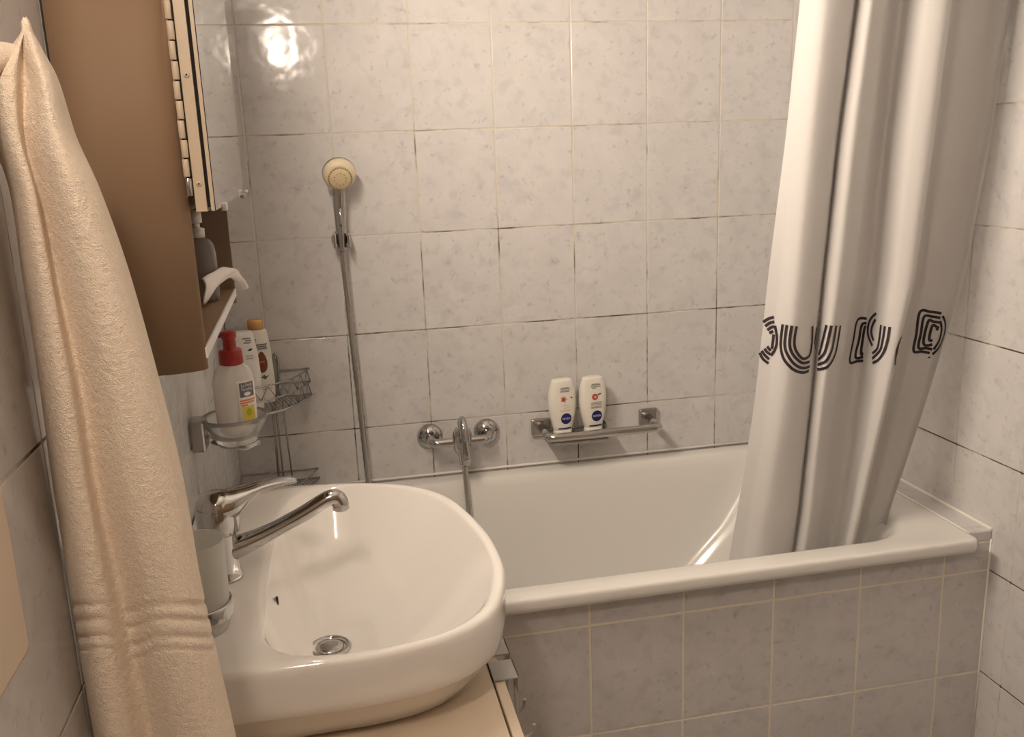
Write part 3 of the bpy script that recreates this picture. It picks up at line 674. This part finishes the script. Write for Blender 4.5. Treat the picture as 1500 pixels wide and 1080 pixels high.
def catmull(P, t):
    n = len(P); i = min(int(t), n-2); f = t - i
    p0 = P[max(i-1, 0)]; p1 = P[i]; p2 = P[i+1]; p3 = P[min(i+2, n-1)]
    return tuple(0.5*((2*b)+(-a+c)*f+(2*a-5*b+4*c-d)*f*f+(-a+3*b-3*c+d)*f**3) for a, b, c, d in zip(p0, p1, p2, p3))
def surface(R, s, t): return catmull([catmull(r, s) for r in R], t)
TOW =  [[[-0.0506,-1.4787,1.5344],[-0.0462,-1.4912,1.5327],[-0.0445,-1.4924,1.5325],[-0.0454,-1.4837,1.5337],[-0.0404,-1.4949,1.5322],[-0.039,-1.4949,1.5322],[-0.0392,-1.4887,1.533],[-0.0423,-1.4749,1.5348]],[[-0.0638,-1.4739,1.5215],[-0.0535,-1.4964,1.5188],[-0.0481,-1.4987,1.5185],[-0.0476,-1.4829,1.5203],[-0.0383,-1.5032,1.5179],[-0.0344,-1.5032,1.5178],[-0.0344,-1.4919,1.5191],[-0.0393,-1.4672,1.5219]],[[-0.085,-1.4677,1.4994],[-0.0661,-1.5027,1.4962],[-0.0531,-1.5062,1.4957],[-0.0493,-1.4817,1.4976],[-0.0331,-1.5132,1.4947],[-0.0274,-1.5132,1.4946],[-0.027,-1.4957,1.496],[-0.034,-1.4572,1.4992]],[[-0.0886,-1.4614,1.4578],[-0.0649,-1.5064,1.4559],[-0.0539,-1.5109,1.4555],[-0.0541,-1.4794,1.4563],[-0.0323,-1.5199,1.4546],[-0.0227,-1.5199,1.4543],[-0.0214,-1.4974,1.4548],[-0.0292,-1.4479,1.4563]],[[-0.0833,-1.4572,1.4141],[-0.0602,-1.5072,1.4147],[-0.049,-1.5122,1.4144],[-0.0508,-1.4772,1.4133],[-0.0259,-1.5222,1.4137],[-0.0132,-1.5222,1.4131],[-0.0091,-1.4972,1.4122],[-0.0173,-1.4422,1.4108]],[[-0.085,-1.4539,1.3461],[-0.0607,-1.5039,1.3505],[-0.0483,-1.5089,1.3504],[-0.0477,-1.4739,1.3462],[-0.0207,-1.5189,1.3499],[-0.0041,-1.5189,1.3489],[0.0022,-1.4939,1.3455],[-0.0038,-1.4389,1.3393]],[[-0.0869,-1.4494,1.2499],[-0.0623,-1.4994,1.2599],[-0.0479,-1.5044,1.2598],[-0.0425,-1.4694,1.2509],[-0.0153,-1.5144,1.2594],[0.004,-1.5144,1.2577],[0.0133,-1.4894,1.2509],[0.0084,-1.4344,1.238]],[[-0.0902,-1.4456,1.1605],[-0.0646,-1.4956,1.1754],[-0.0488,-1.5006,1.1754],[-0.0429,-1.4656,1.1624],[-0.0142,-1.5106,1.1752],[0.009,-1.5106,1.1726],[0.0213,-1.4856,1.1624],[0.0171,-1.4306,1.1433]],[[-0.0918,-1.4414,1.0583],[-0.0664,-1.4914,1.0789],[-0.0484,-1.4964,1.0789],[-0.0378,-1.4614,1.0605],[-0.0088,-1.5064,1.0783],[0.0153,-1.5064,1.075],[0.0261,-1.4814,1.0615],[0.0207,-1.4264,1.0356]],[[-0.0933,-1.4383,0.979],[-0.0682,-1.4883,1.0041],[-0.0498,-1.4933,1.0041],[-0.0357,-1.4583,0.9816],[-0.0063,-1.5033,1.0031],[0.019,-1.5033,0.9991],[0.0297,-1.4783,0.9829],[0.0266,-1.4233,0.9514]],[[-0.094,-1.4361,0.9187],[-0.0693,-1.4861,0.9473],[-0.0506,-1.4911,0.9474],[-0.0337,-1.4561,0.9215],[-0.0041,-1.5011,0.9459],[0.0218,-1.5011,0.9414],[0.033,-1.4761,0.9231],[0.0316,-1.4211,0.8872]],[[-0.094,-1.4349,0.8838],[-0.0698,-1.4849,0.9144],[-0.0503,-1.4899,0.9144],[-0.0331,-1.4549,0.8868],[-0.0021,-1.4999,0.9126],[0.024,-1.4999,0.9079],[0.0355,-1.4749,0.8883],[0.0343,-1.4199,0.85]]]
rows = []
for i, r in enumerate(TOW): TOW[i][3][1] -= (.008 if i < 3 else .016)
for i, r in enumerate(TOW):                                 # close each section behind: a gathered, folded towel
    r = [list(p) for p in r]; L_, R_ = r[0], r[-1]; zc = sum(p[2] for p in r)/len(r)
    am = min(1, .3 + i*.14)
    back = [[R_[0] - .006*am, R_[1] + .020*am, R_[2]], [(L_[0]*.35 + R_[0]*.65) - .004, max(L_[1], R_[1]) + .012*am, zc], [(L_[0]*.75 + R_[0]*.25), max(L_[1], R_[1]) + .010*am, zc], [max(-.0925, L_[0] + .002), L_[1] + .012*am, L_[2]]]
    rows.append(r + back)
cap = [[sum(p[0] for p in rows[0])/12 + (p[0] - sum(q[0] for q in rows[0])/12)*.72, sum(p[1] for p in rows[0])/12 + (p[1] - sum(q[1] for q in rows[0])/12)*.72, p[2] + .007] for p in rows[0]]
cap2 = [[cap[0][0]*0 + sum(p[0] for p in cap)/12 + (p[0] - sum(q[0] for q in cap)/12)*.35, sum(p[1] for p in cap)/12 + (p[1] - sum(q[1] for q in cap)/12)*.35, p[2] + .004] for p in cap]
rows = [cap2, cap] + rows
b = MB(); G = []
nr = 330
for k in range(nr + 1):
    tt = (len(rows)-1)*k/nr
    sec = [Vector(catmull([r[j] for r in rows], tt)) for j in range(12)]
    ring = spline(sec, 10, True)
    c = sum(ring, Vector())/len(ring)
    for q, p in enumerate(ring):
        z = p.z; d = (p - c); d.z = 0
        # woven border: two smooth sunken bands near the hem
        g = 0
        for za, zb in ((10.27, 10.33), (10.47, 10.53), (10.70, 10.76), (10.88, 10.94)):
            if za < tt < zb: g = -.0016
        p = p + d.normalized()*g if d.length else p
        p.x = max(p.x, -.0925); ring[q] = p
    G.append(ring)
R = b.loft(G, True, True)
tw = obj('towel', b, M_TOWEL); tag(tw, 'cream terry towel hanging in folds on the left wall', 'towel')
b = MB(); fp = spline([(-.047, -1.474, 1.512), (-.058, -1.487, 1.516), (-.070, -1.503, 1.512), (-.078, -1.530, 1.500), (-.080, -1.575, 1.475), (-.081, -1.605, 1.42), (-.081, -1.615, 1.30)], 8)
b.tube(fp, [.0065 + .006*min(1, i/14) for i in range(len(fp))], 18); obj('fold', b, M_TOWEL, tw)
b = MB(); base = G[-1]
b.loft([[p for p in base], [p + Vector((0, 0, -.016)) for p in base], [p*.98 + (sum(base, Vector())/len(base))*.02 + Vector((0, 0, -.018)) for p in base]]); obj('hem', b, M_TOWEL, tw)

# ================================================================ SHOWER CURTAIN
CUR = [[[1.079,-0.664,1.985],[1.0786,-0.68,1.985],[1.105,-0.712,1.985],[1.1689,-0.696,1.985],[1.2048,-0.654,1.985],[1.1905,-0.688,1.985],[1.1967,-0.714,1.985],[1.2309,-0.69,1.985],[1.266,-0.654,1.985],[1.2981,-0.642,1.985],[1.2987,-0.672,1.985],[1.3046,-0.714,1.985],[1.3473,-0.72,1.985],[1.4155,-0.62,1.985],[1.4826,-0.618,1.985],[1.522,-0.638,1.985],[1.5111,-0.672,1.985]],[[1.0729,-0.652,1.83],[1.0738,-0.668,1.83],[1.0998,-0.7,1.83],[1.1613,-0.684,1.83],[1.197,-0.642,1.83],[1.1822,-0.676,1.83],[1.1904,-0.702,1.83],[1.2278,-0.678,1.83],[1.2629,-0.642,1.83],[1.2946,-0.63,1.83],[1.295,-0.66,1.83],[1.3033,-0.702,1.83],[1.3453,-0.708,1.83],[1.4127,-0.608,1.83],[1.48,-0.606,1.83],[1.522,-0.626,1.83],[1.5102,-0.66,1.83]],[[1.0668,-0.64,1.6883],[1.069,-0.656,1.6857],[1.0946,-0.688,1.6805],[1.1536,-0.672,1.6828],[1.1892,-0.63,1.6894],[1.1739,-0.664,1.684],[1.184,-0.69,1.6799],[1.2247,-0.666,1.6835],[1.2598,-0.63,1.6892],[1.2911,-0.618,1.691],[1.2912,-0.648,1.6862],[1.302,-0.69,1.6794],[1.3434,-0.696,1.6783],[1.4098,-0.596,1.6941],[1.4773,-0.594,1.6942],[1.5279,-0.614,1.6908],[1.5093,-0.648,1.6854]],[[1.0621,-0.6306,1.5682],[1.0653,-0.6466,1.5667],[1.0906,-0.6786,1.5632],[1.1477,-0.6626,1.5637],[1.1832,-0.6206,1.5671],[1.1675,-0.6546,1.5642],[1.1791,-0.6806,1.5615],[1.2223,-0.6566,1.563],[1.2574,-0.6206,1.5658],[1.2884,-0.6086,1.5664],[1.2883,-0.6386,1.5636],[1.301,-0.6806,1.5594],[1.3419,-0.6866,1.5581],[1.4076,-0.5866,1.5664],[1.4732,-0.5846,1.5654],[1.5198,-0.6046,1.5627],[1.5079,-0.6386,1.5598]],[[1.057,-0.6212,1.4429],[1.0613,-0.6372,1.4424],[1.0862,-0.6692,1.4408],[1.1413,-0.6532,1.4395],[1.1768,-0.6113,1.4394],[1.1606,-0.6452,1.4391],[1.1737,-0.6713,1.438],[1.2195,-0.6473,1.4372],[1.2547,-0.6113,1.437],[1.2854,-0.5993,1.4363],[1.285,-0.6292,1.4356],[1.2996,-0.6713,1.434],[1.34,-0.6772,1.4326],[1.4049,-0.5772,1.4331],[1.4687,-0.5752,1.4311],[1.511,-0.5953,1.4293],[1.5061,-0.6292,1.4286]],[[1.0485,-0.6119,1.3123],[1.059,-0.6279,1.3125],[1.0828,-0.6599,1.3129],[1.1381,-0.6439,1.3096],[1.1728,-0.6019,1.3061],[1.1569,-0.6359,1.3084],[1.1707,-0.6619,1.3089],[1.2171,-0.6379,1.3057],[1.2516,-0.6019,1.3024],[1.2834,-0.5899,1.3004],[1.2868,-0.6199,1.3016],[1.2993,-0.6619,1.303],[1.3369,-0.6679,1.3015],[1.4011,-0.5679,1.294],[1.4604,-0.5659,1.2912],[1.4991,-0.5859,1.2903],[1.4966,-0.6199,1.292]],[[1.0394,-0.6025,1.1759],[1.0564,-0.6185,1.1768],[1.0791,-0.6505,1.1792],[1.1345,-0.6345,1.1739],[1.1684,-0.5925,1.1668],[1.1528,-0.6265,1.1718],[1.1674,-0.6525,1.174],[1.2143,-0.6285,1.1683],[1.248,-0.5925,1.162],[1.2811,-0.5805,1.1585],[1.2883,-0.6105,1.1616],[1.2988,-0.6525,1.166],[1.3334,-0.6585,1.1646],[1.3968,-0.5585,1.1488],[1.4514,-0.5565,1.1452],[1.4864,-0.5765,1.1455],[1.4864,-0.6105,1.1495]],[[1.0351,-0.5969,1.0912],[1.0525,-0.6129,1.0926],[1.0766,-0.6449,1.0962],[1.133,-0.6289,1.0895],[1.1664,-0.5869,1.0803],[1.1511,-0.6209,1.087],[1.1633,-0.6469,1.0904],[1.2077,-0.6229,1.0833],[1.2423,-0.5869,1.0749],[1.2767,-0.5749,1.0705],[1.2848,-0.6049,1.0749],[1.2926,-0.6469,1.0812],[1.323,-0.6529,1.0801],[1.3854,-0.5529,1.0592],[1.4366,-0.5509,1.0553],[1.4712,-0.5709,1.0561],[1.4684,-0.6049,1.0619]],[[1.0305,-0.5913,1.0042],[1.0483,-0.6073,1.0062],[1.074,-0.6393,1.0108],[1.1315,-0.6233,1.0029],[1.1644,-0.5812,0.9914],[1.1492,-0.6153,0.9998],[1.1591,-0.6413,1.0044],[1.2009,-0.6173,0.996],[1.2364,-0.5812,0.9856],[1.272,-0.5692,0.9802],[1.281,-0.5993,0.9858],[1.2862,-0.6413,0.9942],[1.3123,-0.6473,0.9934],[1.3737,-0.5472,0.9675],[1.4213,-0.5453,0.9632],[1.4556,-0.5652,0.9647],[1.4499,-0.5993,0.9723]],[[1.0257,-0.5856,0.915],[1.0439,-0.6016,0.9175],[1.0713,-0.6336,0.9232],[1.1297,-0.6176,0.9139],[1.1622,-0.5756,0.9001],[1.1471,-0.6096,0.9102],[1.1547,-0.6356,0.9163],[1.1938,-0.6116,0.9065],[1.2303,-0.5756,0.894],[1.2671,-0.5636,0.8876],[1.2771,-0.5936,0.8944],[1.2795,-0.6356,0.905],[1.3012,-0.6416,0.9046],[1.3616,-0.5416,0.8734],[1.4055,-0.5396,0.869],[1.4396,-0.5596,0.871],[1.4309,-0.5936,0.8806]],[[1.0172,-0.581,0.824],[1.0366,-0.5962,0.8267],[1.0653,-0.6267,0.8332],[1.1266,-0.6114,0.8224],[1.1581,-0.5714,0.807],[1.1451,-0.6038,0.8182],[1.1524,-0.6286,0.825],[1.1897,-0.6057,0.8143],[1.2249,-0.5714,0.8003],[1.2611,-0.56,0.7932],[1.2719,-0.5886,0.8009],[1.2707,-0.6286,0.8132],[1.29,-0.6343,0.813],[1.3466,-0.5391,0.7783],[1.3866,-0.5372,0.7737],[1.4179,-0.5562,0.7764],[1.4089,-0.5886,0.7872]],[[1.0065,-0.5768,0.7311],[1.0275,-0.5909,0.7338],[1.0576,-0.619,0.7405],[1.1227,-0.6049,0.7283],[1.153,-0.568,0.7119],[1.1429,-0.5979,0.7236],[1.151,-0.6208,0.7308],[1.1869,-0.5997,0.7194],[1.22,-0.568,0.7045],[1.2546,-0.5574,0.6969],[1.2658,-0.5838,0.705],[1.2606,-0.6208,0.7187],[1.2785,-0.6261,0.7186],[1.3299,-0.5381,0.6817],[1.3659,-0.5363,0.6771],[1.3932,-0.5539,0.6804],[1.3852,-0.5838,0.6919]],[[0.9973,-0.5733,0.652],[1.0197,-0.5864,0.6546],[1.0509,-0.6126,0.6613],[1.1192,-0.5995,0.6479],[1.1487,-0.5651,0.6308],[1.141,-0.593,0.6428],[1.1498,-0.6143,0.6502],[1.1845,-0.5946,0.6382],[1.2157,-0.5651,0.6228],[1.2489,-0.5552,0.6149],[1.2606,-0.5798,0.6233],[1.2518,-0.6143,0.638],[1.2685,-0.6192,0.638],[1.3157,-0.5372,0.5998],[1.3484,-0.5356,0.5953],[1.3723,-0.552,0.599],[1.365,-0.5798,0.6109]],[[0.9867,-0.5698,0.5715],[1.0099,-0.582,0.5739],[1.0448,-0.6063,0.5801],[1.1132,-0.5941,0.566],[1.1411,-0.5622,0.5484],[1.1348,-0.588,0.5606],[1.1448,-0.6078,0.568],[1.1788,-0.5896,0.5556],[1.2098,-0.5622,0.5396],[1.2396,-0.5531,0.5318],[1.2495,-0.5759,0.5406],[1.2428,-0.6078,0.5555],[1.2579,-0.6124,0.5556],[1.3015,-0.5364,0.5166],[1.332,-0.5348,0.512],[1.338114,-0.55,0.5158],[1.3482399999999999,-0.5759,0.528]],[[0.9686,-0.571,0.4594],[0.9927,-0.5822,0.4617],[1.032,-0.6046,0.4674],[1.1005,-0.5934,0.4521],[1.1269,-0.564,0.4337],[1.122,-0.5878,0.4463],[1.1334,-0.606,0.4538],[1.1666,-0.5892,0.4408],[1.1978,-0.564,0.4238],[1.2227,-0.5556,0.416],[1.2297,-0.5766,0.4256],[1.225,-0.606,0.441],[1.2376,-0.6102,0.4413],[1.2424979999999999,-0.5402,0.4006],[1.23868,-0.5388,0.396],[1.242083,-0.5528,0.4001],[1.252707,-0.5766,0.4129]]]
t = cur = thing('shower_curtain', 'white cloth shower curtain hanging gathered into the bath', 'curtain', (1.27, -.66, .5))
b = MB(); NS, NT = 190, 110; n0, m0 = len(CUR[0])-1, len(CUR)-1
cols = [[Vector(catmull(r, n0*i/NS)) for i in range(NS+1)] for r in CUR]
G = []
for k in range(NT+1):
    row = []
    for i in range(NS+1):
        p = Vector(catmull([c[i] for c in cols], m0*k/NT)); row.append(p)
    G.append(row)
b.grid(G); co = obj('cloth', b, M_CURT, t)
PRINT = [[[0.0,7.202],[0.53,7.114],[0.91,7.074]],[[0.3,7.299],[0.67,7.218],[0.97,7.186]],[[0.53,7.395],[0.8,7.323],[1.01,7.307]],[[0.71,7.467],[0.97,7.419]],[[1.04,7.283],[1.2,7.499],[1.26,7.699],[1.19,7.884],[0.99,8.02]],[[1.02,7.499],[1.02,7.667],[1.01,7.852]],[[0.0,7.94],[0.45,8.1],[0.89,8.204]],[[0.23,7.892],[0.58,8.012],[0.9,8.1]],[[0.47,7.844],[0.71,7.932],[0.96,7.988]],[[0.66,7.788],[0.94,7.9]],[[1.48,7.251],[1.46,7.579],[1.51,7.836],[1.69,8.084],[2.02,8.285],[2.32,8.397],[2.61,8.429],[2.85,8.381]],[[1.69,7.267],[1.66,7.579],[1.7,7.812],[1.88,8.012],[2.15,8.196],[2.42,8.301],[2.65,8.317],[2.87,8.277]],[[1.92,7.283],[1.89,7.579],[1.92,7.78],[2.05,7.948],[2.28,8.1],[2.54,8.196],[2.84,8.164]],[[2.14,7.299],[2.1,7.579],[2.14,7.796],[2.29,7.964],[2.5,8.084],[2.7,8.068],[2.84,7.964],[2.88,7.667],[2.82,7.299]],[[5.15,8.349],[5.46,8.349],[5.99,8.285],[6.36,8.092],[6.5,7.828],[6.53,7.283]],[[5.15,8.228],[5.36,8.22],[5.82,8.148],[6.11,7.932],[6.19,7.747],[6.24,7.283]],[[5.15,8.116],[5.25,8.1],[5.59,7.98],[5.73,7.796],[5.89,7.283]],[[5.15,7.996],[5.22,7.948],[5.34,7.747],[5.55,7.267]],[[3.25,6.914],[3.21,6.946]],[[3.28,7.05],[3.26,7.098]],[[3.31,7.162],[3.29,7.499],[3.19,7.86]],[[3.15,7.331],[3.1,7.579],[3.07,7.747]],[[9.33,7.114],[8.51,7.146],[8.41,7.627],[8.36,8.156],[8.94,8.156],[9.53,8.14]],[[9.39,7.226],[8.94,7.267],[8.86,7.635],[8.78,8.052],[9.49,8.044]],[[9.38,7.331],[9.24,7.363],[9.23,7.948],[9.44,7.948]],[[10.05,6.986],[9.73,7.098],[9.55,7.267],[9.63,7.499],[10.09,7.78]],[[10.06,7.13],[9.88,7.299],[9.89,7.467],[10.12,7.651]],[[10.48,7.267],[10.5,7.635],[10.45,7.852],[10.17,7.964]],[[10.73,7.299],[10.73,7.667],[10.65,7.9],[10.21,8.092]],[[11.05,7.315],[11.05,7.667],[10.93,7.932],[10.65,8.116],[10.28,8.196]],[[11.93,7.56],[11.8,7.75],[11.76,7.93],[11.88,8.25]],[[13.35,7.563],[11.8,7.796],[11.81,7.996],[13.43,8.285]],[[14.89,6.986],[14.31,6.946],[13.82,6.946],[13.91,7.499],[13.99,7.9],[14.39,7.916],[14.82,7.956]],[[14.9,7.098],[14.47,7.066],[14.07,7.066],[14.12,7.467],[14.19,7.82],[14.54,7.836],[14.92,7.868]],[[14.9,7.21],[14.56,7.186],[14.32,7.186],[14.38,7.723],[14.84,7.747]],[[14.81,7.315],[14.57,7.291],[14.59,7.619],[14.78,7.643]],[[15.01,7.05],[15.42,7.234],[15.68,7.499],[15.52,7.804],[15.02,7.988]],[[14.91,7.17],[15.22,7.371],[15.3,7.635],[15.02,7.868]],[[14.91,7.299],[14.86,7.403]],[[14.83,8.044],[14.88,8.076]]]
def cpt(s, q):
    p = Vector(surface(CUR, s, q)); e = .01
    du = Vector(surface(CUR, min(n0, s+e), q)) - Vector(surface(CUR, max(0, s-e), q)); dv = Vector(surface(CUR, s, q+e)) - Vector(surface(CUR, s, q-e))
    n = du.cross(dv).normalized()
    if n.dot(Vector((-.4, -1, .2))) < 0: n = -n
    return p, n
LET = ((0, 10), (10, 22), (22, 32), (32, 99))
for l0, l1 in LET:
  b = MB()
  for st in PRINT[l0:l1]:
    segs = [[st[0]]]
    for p, q in zip(st, st[1:]):
        if abs(p[0]-q[0]) > 1.3: segs.append([])
        segs[-1].append(q)
    for sg in segs:
        if len(sg) < 2: continue
        pts = spline([(a, c, 0) for a, c in sg], 7)
        W_ = [cpt(p.x, p.y) for p in pts]; L1, R1 = [], []
        for i, (p, n) in enumerate(W_):
            d = W_[min(i+1, len(W_)-1)][0] - W_[max(i-1, 0)][0]
            if d.length < 1e-6: continue
            s = d.normalized().cross(n).normalized()*.0030
            L1.append(p + s + n*.0012); R1.append(p - s + n*.0012)
        if len(L1) > 1: b.grid([L1, R1], False)
  tag(obj('letter', b, M_BLACK, t), 'black striped letter printed on the cloth')
t = thing('curtain_rod', 'chrome shower curtain rod above the bath', 'rod', (.7, -.665, 2.01))
obj('rod', MB().tube([(X0+.002, -.672, 2.01), (X1-.002, -.672, 2.01)], .0125, 16), M_CHROME, t)
for x, s in ((X0+.0005, 1), (X1-.0005, -1)): obj('end_flange', MB().lathe([(.03, 0), (.03, .006), (.018, .012)], (x, -.672, 2.01), (s, 0, 0), 24), M_CHROME, t)
for k in range(9):
    x = 1.085 + .052*k
    obj('ring', MB().tube([(x, -.672 + .021*math.sin(a), 2.005 + .024*math.cos(a)) for a in [2*math.pi*i/20 for i in range(20)]], .0022, 8, True), M_WHITE, cur)
